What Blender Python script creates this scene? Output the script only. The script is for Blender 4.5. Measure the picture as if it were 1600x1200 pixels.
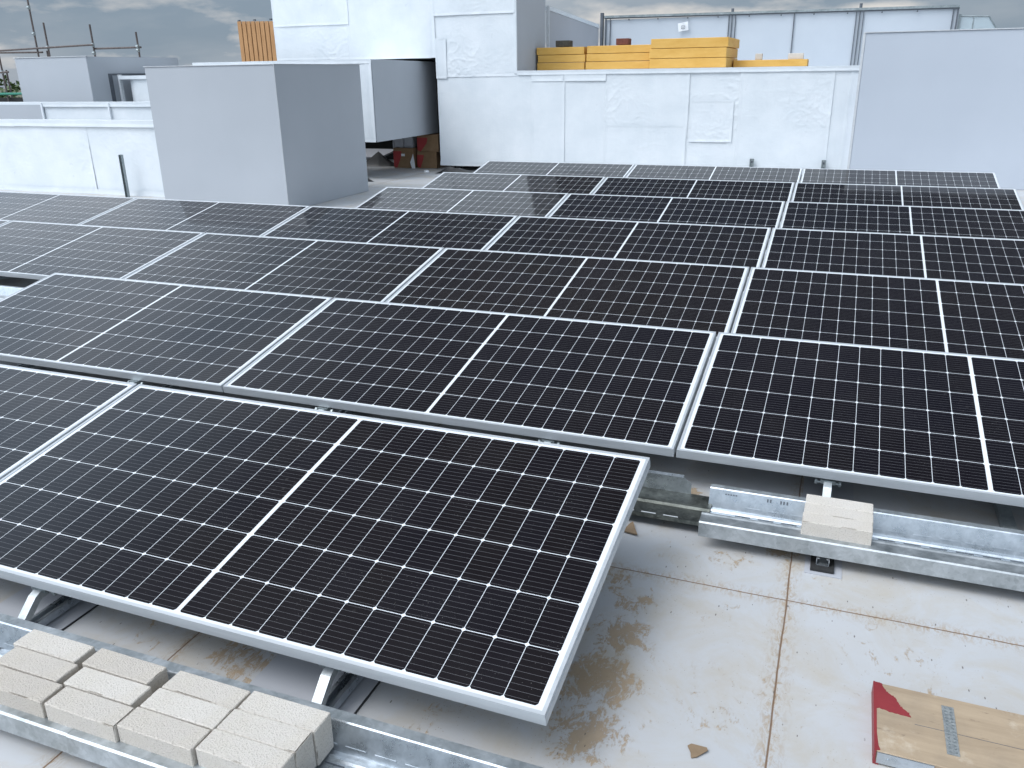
import bpy, bmesh, math, random
from mathutils import Vector, Matrix, noise
R = math.radians
random.seed(7)
sc = bpy.context.scene
for o in list(bpy.data.objects): bpy.data.objects.remove(o)
COL = sc.collection

# ------------------------------------------------------------ camera
cam_d = bpy.data.cameras.new('camera'); cam = bpy.data.objects.new('camera', cam_d); COL.objects.link(cam)
rt = Vector((0.93410, 0.35670, -0.01423)); 
yaw, pit, rol = R(21.2537), R(-20.4946), R(0.8747)
Rm = Matrix.Rotation(yaw, 3, 'Z') @ Matrix.Rotation(pit, 3, 'X') @ Matrix.Rotation(rol, 3, 'Y')
cx, cy_, cz = Rm.col[0], Rm.col[1], Rm.col[2]
M = Matrix((cx, cz, -cy_)).transposed().to_4x4()
M.translation = Vector((3.6178, -1.4389, 1.5199))
cam.matrix_world = M
cam_d.sensor_width = 36; cam_d.lens = 1303.2 / 1600 * 36
cam_d.clip_end = 5000; cam_d.clip_start = 0.05
sc.camera = cam
sc.render.resolution_x = 1024; sc.render.resolution_y = 768

# ------------------------------------------------------------ world / sun
SUN_EL, SUN_AZ = R(57), R(222)          # azimuth clockwise from +Y : behind the camera on the left
sd = Vector((math.sin(SUN_AZ) * math.cos(SUN_EL), math.cos(SUN_AZ) * math.cos(SUN_EL), math.sin(SUN_EL)))
w = bpy.data.worlds.new('World'); sc.world = w; w.use_nodes = True
nt = w.node_tree; nt.nodes.clear()
def N(t, typ, **k):
    n = t.nodes.new(typ)
    for a, b in k.items():
        if a == 'i':
            for key, v in b.items(): n.inputs[key].default_value = v
        else: setattr(n, a, b)
    return n
out = N(nt, 'ShaderNodeOutputWorld'); bg = N(nt, 'ShaderNodeBackground')
nt.links.new(bg.outputs[0], out.inputs[0])
sky = N(nt, 'ShaderNodeTexSky', sky_type='NISHITA', sun_disc=False, sun_elevation=SUN_EL, sun_rotation=SUN_AZ)
tc = N(nt, 'ShaderNodeTexCoord')
sep = N(nt, 'ShaderNodeSeparateXYZ'); nt.links.new(tc.outputs['Generated'], sep.inputs[0])
def wm(op, a, b=None, c=None, clamp=False, t=nt):
    n = N(t, 'ShaderNodeMath', operation=op, use_clamp=clamp)
    for i, v in enumerate((a, b, c)):
        if v is None: continue
        if isinstance(v, (int, float)): n.inputs[i].default_value = v
        else: t.links.new(v, n.inputs[i])
    return n.outputs[0]
mp = N(nt, 'ShaderNodeMapping', i={'Scale': (1, 1, 3.2)}); nt.links.new(tc.outputs['Generated'], mp.inputs[0])
n1 = N(nt, 'ShaderNodeTexNoise', i={'Scale': 2.4, 'Detail': 9, 'Roughness': .55, 'Distortion': .2}); nt.links.new(mp.outputs[0], n1.inputs[0])
n2 = N(nt, 'ShaderNodeTexNoise', i={'Scale': 6.5, 'Detail': 10, 'Roughness': .52, 'Distortion': .05}); nt.links.new(mp.outputs[0], n2.inputs[0])
r1 = N(nt, 'ShaderNodeMapRange', i={'From Min': .42, 'From Max': .66}); nt.links.new(n1.outputs[0], r1.inputs[0])
r2 = N(nt, 'ShaderNodeMapRange', i={'From Min': .51, 'From Max': .64}); nt.links.new(n2.outputs[0], r2.inputs[0])
# grey-blue cloud deck, paler patches, low bright cumulus
c1 = N(nt, 'ShaderNodeMix', data_type='RGBA'); nt.links.new(r1.outputs[0], c1.inputs[0])
c1.inputs[6].default_value = (2.45, 3.15, 3.95, 1); c1.inputs[7].default_value = (4.3, 4.75, 5.3, 1)
fwd = N(nt, 'ShaderNodeMapRange', interpolation_type='SMOOTHSTEP', i={'From Min': .12, 'From Max': .42, 'To Min': 1, 'To Max': .30}); nt.links.new(sep.outputs[2], fwd.inputs[0])
lft = N(nt, 'ShaderNodeMapRange', interpolation_type='SMOOTHSTEP', i={'From Min': .42, 'From Max': .75, 'To Min': 0, 'To Max': 2.4}); nt.links.new(wm('MULTIPLY', sep.outputs[0], -1), lft.inputs[0])
lz = N(nt, 'ShaderNodeMapRange', interpolation_type='SMOOTHSTEP', i={'From Min': .16, 'From Max': .34}); nt.links.new(sep.outputs[2], lz.inputs[0])
lh = N(nt, 'ShaderNodeMapRange', interpolation_type='SMOOTHSTEP', i={'From Min': .52, 'From Max': .7, 'To Min': 1, 'To Max': 0}); nt.links.new(sep.outputs[2], lh.inputs[0])
lft2 = wm('MULTIPLY', wm('MULTIPLY', lft.outputs[0], lz.outputs[0]), lh.outputs[0])
bck = N(nt, 'ShaderNodeMapRange', interpolation_type='SMOOTHSTEP', i={'From Min': .15, 'From Max': -.45, 'To Min': 0, 'To Max': 1.1}); nt.links.new(sep.outputs[1], bck.inputs[0])
rgt = N(nt, 'ShaderNodeMapRange', interpolation_type='SMOOTHSTEP', i={'From Min': .25, 'From Max': .8, 'To Min': 0, 'To Max': 1.0}); nt.links.new(sep.outputs[0], rgt.inputs[0])  # added fill: unseen sky on the right brightened to lift shaded faces
dim = wm('ADD', wm('ADD', wm('ADD', fwd.outputs[0], rgt.outputs[0]), lft2), bck.outputs[0])
elev = wm('MULTIPLY', wm('SUBTRACT', 0.16, sep.outputs[2]), 8, clamp=True)
low = wm('MULTIPLY', r2.outputs[0], elev)
c2 = N(nt, 'ShaderNodeMix', data_type='RGBA'); nt.links.new(low, c2.inputs[0]); nt.links.new(c1.outputs[2], c2.inputs[6])
c2.inputs[7].default_value = (8.2, 7.8, 7.4, 1)
# glowing thin cloud round the hidden sun
dt = N(nt, 'ShaderNodeVectorMath', operation='DOT_PRODUCT', i={1: sd}); nt.links.new(tc.outputs['Generated'], dt.inputs[0])
gl = wm('POWER', wm('MAXIMUM', wm('MULTIPLY_ADD', dt.outputs['Value'], .5, .5), 0), 14)
glow = N(nt, 'ShaderNodeMix', data_type='RGBA', blend_type='ADD'); glow.inputs[0].default_value = 1
gs = N(nt, 'ShaderNodeVectorMath', operation='SCALE', i={0: (33.5, 36.5, 40.5)}); nt.links.new(gl, gs.inputs['Scale'])
cd = N(nt, 'ShaderNodeVectorMath', operation='SCALE'); nt.links.new(c2.outputs[2], cd.inputs[0]); nt.links.new(dim, cd.inputs['Scale'])
nt.links.new(cd.outputs[0], glow.inputs[6]); nt.links.new(gs.outputs[0], glow.inputs[7])
mixs = N(nt, 'ShaderNodeMix', data_type='RGBA', i={0: .93}); nt.links.new(sky.outputs[0], mixs.inputs[6]); nt.links.new(glow.outputs[2], mixs.inputs[7])
nt.links.new(mixs.outputs[2], bg.inputs[0]); bg.inputs[1].default_value = 0.1
sun_d = bpy.data.lights.new('sun', 'SUN'); sun = bpy.data.objects.new('sun', sun_d); COL.objects.link(sun)
sun_d.energy = 1.5; sun_d.angle = R(26); sun_d.color = (1, .975, .94)
sun.rotation_euler = sd.to_track_quat('Z', 'Y').to_euler()
sc.view_settings.view_transform = 'Standard'; sc.view_settings.look = 'None'
sc.view_settings.exposure = 0.0; sc.view_settings.gamma = 1

# ------------------------------------------------------------ helpers
class MB:
    def __init__(s): s.bm = bmesh.new(); s.mi = 0
    def box(s, x0, x1, y0, y1, z0, z1, m=None):
        v = [s.bm.verts.new(Vector(p)) for p in ((x0,y0,z0),(x1,y0,z0),(x1,y1,z0),(x0,y1,z0),(x0,y0,z1),(x1,y0,z1),(x1,y1,z1),(x0,y1,z1))]
        if m is not None:
            for q in v: q.co = m @ q.co
        for f in ((0,3,2,1),(4,5,6,7),(0,1,5,4),(1,2,6,5),(2,3,7,6),(3,0,4,7)): s.bm.faces.new([v[i] for i in f]).material_index = s.mi
        return s
    def prism(s, pts, y0, y1, axis='y'):
        """pts (a,b) outline extruded along the axis; y: (x,z)  x: (y,z)  z: (x,y)"""
        def P(a, b, c): return {'y': (a, c, b), 'x': (c, a, b), 'z': (a, b, c)}[axis]
        A = [s.bm.verts.new(P(a, b, y0)) for a, b in pts]; B = [s.bm.verts.new(P(a, b, y1)) for a, b in pts]
        n = len(pts)
        s.bm.faces.new(A); s.bm.faces.new(B[::-1])
        for i in range(n): s.bm.faces.new([A[i], B[i], B[(i+1) % n], A[(i+1) % n]])
        return s
    def tube(s, a, b, r, n=12, r2=None):
        a, b = Vector(a), Vector(b); d = (b - a).normalized()
        u = d.orthogonal().normalized(); v = d.cross(u); r2 = r if r2 is None else r2
        A = [s.bm.verts.new(a + (u*math.cos(t)+v*math.sin(t))*r) for t in [2*math.pi*i/n for i in range(n)]]
        B = [s.bm.verts.new(b + (u*math.cos(t)+v*math.sin(t))*r2) for t in [2*math.pi*i/n for i in range(n)]]
        s.bm.faces.new(A[::-1]); s.bm.faces.new(B)
        for i in range(n): s.bm.faces.new([A[i], A[(i+1) % n], B[(i+1) % n], B[i]])
        return s
    def grid(s, nx, ny, fn):
        V = [[s.bm.verts.new(fn(i/nx, j/ny)) for i in range(nx+1)] for j in range(ny+1)]
        for j in range(ny):
            for i in range(nx): 
                f = s.bm.faces.new([V[j][i], V[j][i+1], V[j+1][i+1], V[j+1][i]]); f.smooth = True
        return s
    def strip(s, prof, x0, x1, t=.0018):
        """thin folded sheet: prof = [(y,z)...] extruded along x with thickness t"""
        pr = [Vector(p) for p in prof]; off = []
        for i, p in enumerate(pr):
            d = (pr[min(i+1, len(pr)-1)] - pr[max(i-1, 0)]).normalized(); off.append(p + Vector((d.y, -d.x)) * t)
        return s.prism([tuple(p) for p in pr] + [tuple(p) for p in off[::-1]], x0, x1, 'x')
    def bevel(s, w, seg=2):
        bmesh.ops.bevel(s.bm, geom=s.bm.edges[:], offset=w, segments=seg, affect='EDGES', clamp_overlap=True); return s
    def build(s, name, mat, parent=None, smooth=False):
        bmesh.ops.recalc_face_normals(s.bm, faces=s.bm.faces[:])
        me = bpy.data.meshes.new(name); s.bm.to_mesh(me); s.bm.free()
        for m in (mat if isinstance(mat, (list, tuple)) else [mat]): me.materials.append(m)
        if smooth:
            for p in me.polygons: p.use_smooth = True
        o = bpy.data.objects.new(name, me); COL.objects.link(o)
        if parent: o.parent = parent
        return o
def tag(o, label=None, cat=None, group=None, kind=None):
    if label: o['label'] = label
    if cat: o['category'] = cat
    if group: o['group'] = group
    if kind: o['kind'] = kind
    return o
def empty(name, loc=(0, 0, 0), label=None, cat=None, group=None):
    o = bpy.data.objects.new(name, None); COL.objects.link(o); o.location = loc; o.empty_display_size = .1
    return tag(o, label, cat, group)
def kids(o): return [c for c in bpy.data.objects if c.parent == o]
def copy_tree(o, parent=None):
    c = o.copy(); COL.objects.link(c)
    if parent: c.parent = parent
    for ch in kids(o): copy_tree(ch, c)
    return c

# ------------------------------------------------------------ materials
class MT:
    def __init__(s, name, **k):
        s.m = bpy.data.materials.new(name); s.m.use_nodes = True; s.t = s.m.node_tree; s.t.nodes.clear()
        s.o = N(s.t, 'ShaderNodeOutputMaterial'); s.p = N(s.t, 'ShaderNodeBsdfPrincipled'); s.t.links.new(s.p.outputs[0], s.o.inputs[0])
        s.c = N(s.t, 'ShaderNodeTexCoord')
        for a, b in k.items(): s.p.inputs[a.replace('_', ' ')].default_value = b
    def L(s, a, b): s.t.links.new(a, b)
    def math(s, op, a, b=None, c=None, clamp=False): return wm(op, a, b, c, clamp, s.t)
    def noise(s, scale, detail=6, rough=.6, dist=0, coord='Object', sc3=None, off=None):
        n = N(s.t, 'ShaderNodeTexNoise', i={'Scale': scale, 'Detail': detail, 'Roughness': rough, 'Distortion': dist})
        v = s.c.outputs[coord]
        if sc3 or off:
            mp = N(s.t, 'ShaderNodeMapping'); s.L(v, mp.inputs[0]); v = mp.outputs[0]
            if sc3: mp.inputs['Scale'].default_value = sc3
            if off: mp.inputs['Location'].default_value = off
        s.L(v, n.inputs[0]); return n.outputs[0]
    def rng(s, v, a, b, c=0, d=1, smooth=False):
        n = N(s.t, 'ShaderNodeMapRange', i={'From Min': a, 'From Max': b, 'To Min': c, 'To Max': d})
        if smooth: n.interpolation_type = 'SMOOTHSTEP'
        s.L(v, n.inputs[0]); return n.outputs[0]
    def mix(s, f, a, b, mode='MIX'):
        n = N(s.t, 'ShaderNodeMix', data_type='RGBA', blend_type=mode)
        for i, v in ((0, f), (6, a), (7, b)):
            if isinstance(v, (tuple, list)): n.inputs[i].default_value = (*v[:3], 1)
            elif isinstance(v, (int, float)): n.inputs[i].default_value = v
            else: s.L(v, n.inputs[i])
        return n.outputs[2]
    def base(s, v): s.L(v, s.p.inputs['Base Color']); return s
    def rough(s, v): s.L(v, s.p.inputs['Roughness']); return s
    def bump(s, v, strength=.3, dist=.01):
        b = N(s.t, 'ShaderNodeBump', i={'Strength': strength, 'Distance': dist}); s.L(v, b.inputs['Height'])
        pn = s.p.inputs['Normal']
        if pn.is_linked: s.L(pn.links[0].from_socket, b.inputs['Normal'])
        s.L(b.outputs[0], pn); return s
def simple(name, a, b, scale=8, rough=.6, metal=0, bump=.0, bs=40, spec=.5, sc3=None):
    t = MT(name, Roughness=rough, Metallic=metal); t.p.inputs['Specular IOR Level'].default_value = spec
    t.base(t.mix(t.rng(t.noise(scale, 7, .65, sc3=sc3), .3, .7), a, b))
    if bump: t.bump(t.noise(bs, 6, .65, sc3=sc3), bump, .005)
    return t.m

# solar cells : drawn by their real grid (24 x 6 half cells, clipped corners, busbars)
PL, PW = 2.1045, 0.9956
def cell_mat():
    t = MT('solar_cells_under_glass', Roughness=.09); t.p.inputs['Specular IOR Level'].default_value = .36
    sp = N(t.t, 'ShaderNodeSeparateXYZ'); t.L(t.c.outputs['Object'], sp.inputs[0]); m = t.math
    pc, pr, mx, my, hb = .0852, .1597, .019, .0188, .0065
    ax = m('ABSOLUTE', m('SUBTRACT', sp.outputs[0], PL/2))
    u = m('DIVIDE', m('SUBTRACT', ax, hb), pc); v = m('DIVIDE', m('SUBTRACT', sp.outputs[1], my), pr)
    fu = m('FRACT', u); fv = m('FRACT', v)
    du = m('MULTIPLY', m('SUBTRACT', .5, m('ABSOLUTE', m('SUBTRACT', fu, .5))), pc)
    dv = m('MULTIPLY', m('SUBTRACT', .5, m('ABSOLUTE', m('SUBTRACT', fv, .5))), pr)
    k = m('MULTIPLY', m('GREATER_THAN', du, .0008), m('GREATER_THAN', dv, .0011))
    k = m('MULTIPLY', k, m('GREATER_THAN', m('ADD', du, dv), .0074))
    for q in (m('GREATER_THAN', u, 0), m('LESS_THAN', u, 12), m('GREATER_THAN', v, 0), m('LESS_THAN', v, 6)): k = m('MULTIPLY', k, q)
    bb = m('LESS_THAN', m('MULTIPLY', m('ABSOLUTE', m('SUBTRACT', m('FRACT', m('MULTIPLY', fv, 9)), .5)), pr/9), .00042)
    oi = N(t.t, 'ShaderNodeObjectInfo')
    cid = N(t.t, 'ShaderNodeTexWhiteNoise', noise_dimensions='3D')
    cv = N(t.t, 'ShaderNodeCombineXYZ'); t.L(m('FLOOR', u), cv.inputs[0]); t.L(m('FLOOR', v), cv.inputs[1]); t.L(m('ADD', oi.outputs['Random'], m('GREATER_THAN', sp.outputs[0], PL/2)), cv.inputs[2])
    t.L(cv.outputs[0], cid.inputs[0])
    dark = t.mix(oi.outputs['Random'], (.0042, .0032, .0058), (.0075, .0044, .0036))
    dark = t.mix(t.rng(cid.outputs['Value'], 0, 1, 0, .22), dark, (.003, .004, .013))
    c = t.mix(m('MULTIPLY', bb, .7), dark, (.17, .17, .18))
    c = t.mix(k, (.72, .75, .78), c)
    # dust film, dried drops and grit
    dust = t.rng(t.noise(3, 8, .7), .4, .75, .0, .008)
    vo = N(t.t, 'ShaderNodeTexVoronoi', i={'Scale': 26, 'Randomness': 1}); t.L(t.c.outputs['Object'], vo.inputs[0])
    ring = m('MULTIPLY', t.rng(vo.outputs['Distance'], .10, .2, 1, 0), t.rng(t.noise(2.3, 3), .52, .66, 0, .03))
    vg = N(t.t, 'ShaderNodeTexVoronoi', i={'Scale': 95}); t.L(t.c.outputs['Object'], vg.inputs[0])
    grit = m('MULTIPLY', m('LESS_THAN', vg.outputs['Distance'], .075), t.rng(t.noise(6, 3), .5, .6, 0, .3))
    c = t.mix(m('ADD', m('ADD', dust, ring), grit), c, (.62, .6, .56))
    t.base(c); t.rough(t.rng(t.noise(4, 5), .3, .7, .05, .085))
    t.bump(t.noise(1.7, 2, .4), .03, .02)
    return t.m
M_cell = cell_mat()
def alu():
    t = MT('anodised_aluminium', Metallic=.35, Roughness=.42)
    t.base(t.mix(t.rng(t.noise(5, 6, sc3=(1, 8, 8)), .3, .7), (.50, .53, .555), (.60, .625, .65))); return t.m
M_alu = alu()
def galv(name='galvanised_steel', lo=(.42, .46, .49), hi=(.60, .64, .68), rough=(.2, .42)):
    t = MT(name, Metallic=.85)
    vo = N(t.t, 'ShaderNodeTexVoronoi', i={'Scale': 90}); t.L(t.c.outputs['Object'], vo.inputs[0])
    n = t.noise(14, 7, .7); f = t.math('ADD', t.math('MULTIPLY', vo.outputs['Color'], .16), t.math('MULTIPLY', n, .84))
    t.base(t.mix(t.rng(f, .3, .65), lo, hi)); t.rough(t.rng(n, .3, .7, *rough))
    t.bump(t.noise(2.5, 2, sc3=(1, 3, 3)), .15, .01); return t.m
M_galv = galv()
M_galv_m = galv('mottled_galvanised_steel', (.33, .36, .37), (.56, .59, .61), (.38, .6))
M_galv_refl = galv('steel_painted_dark_reflection', (.05, .055, .05), (.2, .21, .19), (.3, .5))  # darkened galvanised copy: reflection of the panel underside put into the colour
M_galv_dull = galv('weathered_galvanised_steel', (.22, .26, .27), (.42, .46, .47), (.4, .65))
M_rubber = simple('black_rubber', (.012, .012, .013), (.03, .03, .03), 60, .8, bump=.4)
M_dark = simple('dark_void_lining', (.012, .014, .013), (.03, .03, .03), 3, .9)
M_black = simple('black_plastic_sheet', (.015, .015, .017), (.03, .03, .03), 10, .45, bump=.4, bs=12)

def film():
    t = MT('white_foil_film', Roughness=.34); t.p.inputs['Specular IOR Level'].default_value = .55
    t.base(t.mix(t.rng(t.noise(2.2, 6, .6), .35, .7), (.67, .715, .75), (.755, .79, .82)))
    t.rough(t.rng(t.noise(7, 5), .3, .7, .26, .5))
    n = t.noise(5.5, 8, .72, 1.3, sc3=(1, 1, 1.6)); t.bump(t.math('ABSOLUTE', t.math('SUBTRACT', n, .5)), .12, .03)
    t.bump(t.noise(45, 4, .6, sc3=(.3, 1, 1.4)), .08, .01)
    t.bump(t.noise(1.6, 4, .6, sc3=(14, 14, .35)), .16, .012)
    t.bump(t.rng(t.noise(3.2, 3, .5, .8, sc3=(1, 1, .5), off=(3, 1, 2)), .56, .66), .10, .006)
    return t.m
M_film = film()
def greymem(name, a, b):
    t = MT(name, Roughness=.55); t.p.inputs['Specular IOR Level'].default_value = .35
    t.base(t.mix(t.rng(t.noise(1.1, 4, .5), .3, .7), a, b))
    t.bump(t.noise(3, 3, .5, sc3=(1, 1, .4)), .12, .02); t.bump(t.noise(160, 2), .03, .002); return t.m
M_grey = greymem('grey_roofing_membrane', (.415, .44, .475), (.445, .47, .505))
M_edge = simple('membrane_edge_bead', (.5, .52, .54), (.62, .64, .66), 12, .5)
M_patch = greymem('clean_membrane_strip', (.40, .41, .44), (.44, .45, .48))

def floor_mat():
    t = MT('roof_membrane_with_mud', Roughness=.55)
    m = t.math; sp = N(t.t, 'ShaderNodeSeparateXYZ'); t.L(t.c.outputs['Object'], sp.inputs[0])
    X, Y = sp.outputs[0], sp.outputs[1]
    wob = m('MULTIPLY', m('SUBTRACT', t.noise(3, 3), .5), .012)
    base = t.mix(t.rng(t.noise(.9, 6, .6), .3, .7), (.43, .44, .455), (.495, .50, .51))
    # welded sheet joints
    jx = m('ABSOLUTE', m('SUBTRACT', m('MODULO', m('ADD', m('ADD', X, wob), 159 - 3.61 + .795), 1.59), .795))
    jy = m('ABSOLUTE', m('SUBTRACT', m('MODULO', m('ADD', m('ADD', Y, wob), 168 - .86 + 1.05), 2.1), 1.05))
    j = m('MINIMUM', jx, jy)
    line = t.rng(j, .0012, .0034, 1, 0)
    # mud: scraped patches
    blobs = [(3.17, .325, .16, 1.0), (3.175, .52, .15, .9), (3.19, .13, .14, 1.0), (3.09, .80, .10, .8), (3.27, 1.0, .17, .5), (3.58, 1.14, .08, .95), (3.42, 1.04, .12, .7), (3.214, 1.45, .07, 1.1), (3.05, 1.5, .12, .5),
             (2.21, .06, .16, .85), (2.33, .02, .13, .7), (1.9, .1, .16, .6), (2.8, .1, .15, .55), (2.75, -.1, .2, .6), (2.0, .2, .2, .6), (3.19, .70, .10, .8), (3.43, .75, .12, .5), (3.9, .62, .3, .5), (3.5, .37, .3, .5), (3.3, .2, .1, .5), (2.5, -.1, .15, .5), (2.16, .3, .2, .4), (1.7, .2, .2, .4), (4.3, .7, .3, .35), (-2.6, 3.3, .8, .5), (3.7, 1.0, .08, .5)]
    acc = None
    for bx, by, br, bs in blobs:
        d = N(t.t, 'ShaderNodeVectorMath', operation='DISTANCE', i={1: (bx, by, 0)}); t.L(t.c.outputs['Object'], d.inputs[0])
        q = t.rng(d.outputs['Value'], br*.15, br*1.5, bs, 0, True); acc = q if acc is None else m('MAXIMUM', acc, q)
    n1 = t.noise(19, 10, .74, 1.0, sc3=(1, .7, 1)); n2 = t.noise(70, 8, .75, 1.2, sc3=(1, .4, 1))
    th = m('SUBTRACT', m('ADD', m('MULTIPLY', n1, .65), m('MULTIPLY', n2, .35)), m('SUBTRACT', .66, m('MULTIPLY', m('POWER', acc, 1.3), .235)))
    mud = t.rng(th, -.012, .045)
    halo = m('MULTIPLY', acc, t.rng(t.noise(6, 6, .65), .4, .7, 0, .32))
    near = t.rng(j, .0, .05, 1, 0)
    jm = m('MULTIPLY', near, t.rng(n2, .47, .6, 0, 1))
    c = t.mix(m('MULTIPLY', t.rng(t.noise(4, 9, .72, .6), .45, .70), .6), base, (.42, .36, .27))
    c = t.mix(halo, c, (.40, .33, .23))
    c = t.mix(m('MULTIPLY', m('MAXIMUM', mud, jm, clamp=True), .8), c, t.mix(n1, (.20, .13, .07), (.47, .34, .20)))
    c = t.mix(m('MULTIPLY', line, .95), c, (.17, .10, .055))
    # grit specks and scuffs
    vg = N(t.t, 'ShaderNodeTexVoronoi', i={'Scale': 34}); mp = N(t.t, 'ShaderNodeMapping', i={'Scale': (1, .35, 1), 'Rotation': (0, 0, .6)})
    t.L(t.c.outputs['Object'], mp.inputs[0]); t.L(mp.outputs[0], vg.inputs[0])
    sp1 = m('MULTIPLY', m('LESS_THAN', vg.outputs['Distance'], .068), t.rng(t.noise(9, 3), .34, .42, 0, 1))
    c = t.mix(m('MULTIPLY', sp1, .75), c, (.09, .07, .06))
    vh = N(t.t, 'ShaderNodeTexVoronoi', i={'Scale': 75}); t.L(t.c.outputs['Object'], vh.inputs[0])
    sp2 = m('MULTIPLY', m('LESS_THAN', vh.outputs['Distance'], .09), t.rng(t.noise(4, 4), .42, .55, 0, .7))
    c = t.mix(sp2, c, (.2, .14, .08))
    t.base(c); t.rough(t.rng(n1, .3, .7, .42, .65))
    t.bump(mud, .35, .004); t.bump(t.noise(1.6, 3), .15, .02); t.bump(m('SUBTRACT', 1, line), .4, .003)
    return t.m
M_floor = floor_mat()
def brickm():
    t = MT('pale_concrete_brick', Roughness=.9); t.p.inputs['Specular IOR Level'].default_value = .2
    oi = N(t.t, 'ShaderNodeObjectInfo')
    b = t.mix(oi.outputs['Random'], (.58, .53, .475), (.71, .665, .61))
    b = t.mix(t.rng(t.noise(9, 6), .4, .75, 0, .45), b, (.62, .56, .46))
    vo = N(t.t, 'ShaderNodeTexVoronoi', i={'Scale': 260}); t.L(t.c.outputs['Object'], vo.inputs[0])
    g = t.noise(230, 6, .72)
    b = t.mix(t.rng(g, .52, .66, 0, .62), b, (.30, .26, .21)); b = t.mix(t.rng(g, .38, .28, 0, .5), b, (.7, .68, .63))
    t.base(b); t.bump(g, .9, .005); t.bump(vo.outputs['Distance'], .3, .002); return t.m
M_brick = brickm()
M_yel = simple('yellow_insulation_board', (.60, .33, .065), (.70, .42, .11), 3, .7, bump=.3, bs=25, sc3=(1, 1, 3))
M_ply = simple('scaffold_board_wood', (.33, .25, .175), (.46, .365, .26), 7, .8, bump=.25, bs=30, sc3=(1, 5, 5))
def plankm():
    t = MT('worn_scaffold_plank', Roughness=.8); m = t.math
    g1 = t.noise(5, 7, .6, .6, sc3=(.5, 5, 5)); b = t.mix(t.rng(g1, .3, .7), (.30, .225, .15), (.44, .34, .235))
    b = t.mix(t.rng(t.noise(6, 7, .7), .45, .75, 0, .55), b, (.24, .19, .14))
    b = t.mix(t.rng(t.noise(9, 6, .7, off=(4, 2, 1)), .56, .72, 0, .6), b, (.62, .55, .45))
    b = t.mix(t.rng(t.noise(60, 4, .7, sc3=(.3, 1, 1)), .62, .72, 0, .7), b, (.14, .10, .07))
    vo = N(t.t, 'ShaderNodeTexVoronoi', i={'Scale': 7}); t.L(t.c.outputs['Object'], vo.inputs[0])
    b = t.mix(t.rng(vo.outputs['Distance'], .05, .09, .6, 0), b, (.2, .11, .06))
    t.base(b); t.bump(g1, .2, .004); t.bump(t.noise(70, 5, .7, sc3=(.2, 1, 1)), .25, .002); return t.m
M_plank = plankm()
M_red = simple('red_paint', (.20, .022, .028), (.27, .035, .04), 9, .5, bump=.2)
M_card = simple('brown_cardboard', (.20, .12, .06), (.26, .165, .09), 6, .85, bump=.1)
M_cardred = simple('red_print_on_cardboard', (.3, .03, .03), (.36, .04, .04), 6, .7)
M_chip = simple('torn_cardboard', (.20, .14, .085), (.27, .19, .12), 20, .9, bump=.3)
M_white = simple('white_plastic', (.7, .72, .74), (.8, .81, .82), 8, .5)
M_panelw = simple('pale_cladding_panel', (.46, .50, .55), (.50, .54, .585), 1.2, .4)
M_joint = simple('dark_joint_profile', (.08, .09, .11), (.13, .145, .165), 9, .5)
M_timber = simple('cedar_slats', (.34, .17, .065), (.52, .29, .13), 2.5, .7, bump=.3, bs=20, sc3=(9, 9, .6))
M_tube = simple('rusty_scaffold_tube', (.07, .06, .06), (.17, .14, .13), 14, .6, .5, bump=.2)
M_green = simple('green_netting', (.02, .16, .11), (.04, .24, .17), 14, .7)
M_clear = MT('clear_polycarbonate', Roughness=.1, Alpha=.45).m
M_clear.node_tree.nodes['Principled BSDF'].inputs['Base Color'].default_value = (.55, .65, .7, 1)
M_leaf = simple('leaves', (.03, .065, .015), (.085, .13, .03), 1.2, .6)
M_bark = simple('bark', (.06, .045, .03), (.1, .08, .06), 8, .9, bump=.5)
M_ground = simple('far_ground', (.08, .1, .05), (.16, .15, .11), .02, .9)
M_darkblock = simple('dark_brick', (.05, .05, .045), (.11, .1, .08), 25, .85, bump=.4)
M_redblock = simple('red_brick', (.10, .035, .03), (.2, .07, .05), 25, .85, bump=.4)

# ------------------------------------------------------------ setting
g = MB(); g.box(-1500, 1500, -800, 2600, -14.4, -14); tag(g.build('ground', M_ground), kind='structure')
g = MB(); g.box(-26, 14, -6, 30, -.4, 0); tag(g.build('roof_floor', M_floor), kind='structure')
def patch(x0, x1, y0, y1, z=.004, name='roof_membrane_strip'):
    g = MB(); g.box(x0, x1, y0, y1, .0, z); return tag(g.build(name, M_patch), kind='structure')
patch(1.34, 1.63, -.6, 1.2, .005); patch(2.30, 2.62, -.6, 1.2, .005)
for x in (1.63, 2.62): g = MB(); g.box(x, x+.004, -.6, 1.2, 0, .0035); tag(g.build('membrane_edge_shadow', M_black), kind='structure')  # thin black boxes stand for the shadow line along the strip edges
patch(3.652, 3.765, 1.035, 1.19, .003)
g = MB(); g.box(3.62, 3.80, 1.36, 2.4, 0, .004); tag(g.build('roof_membrane_strip', M_patch), kind='structure')

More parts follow.
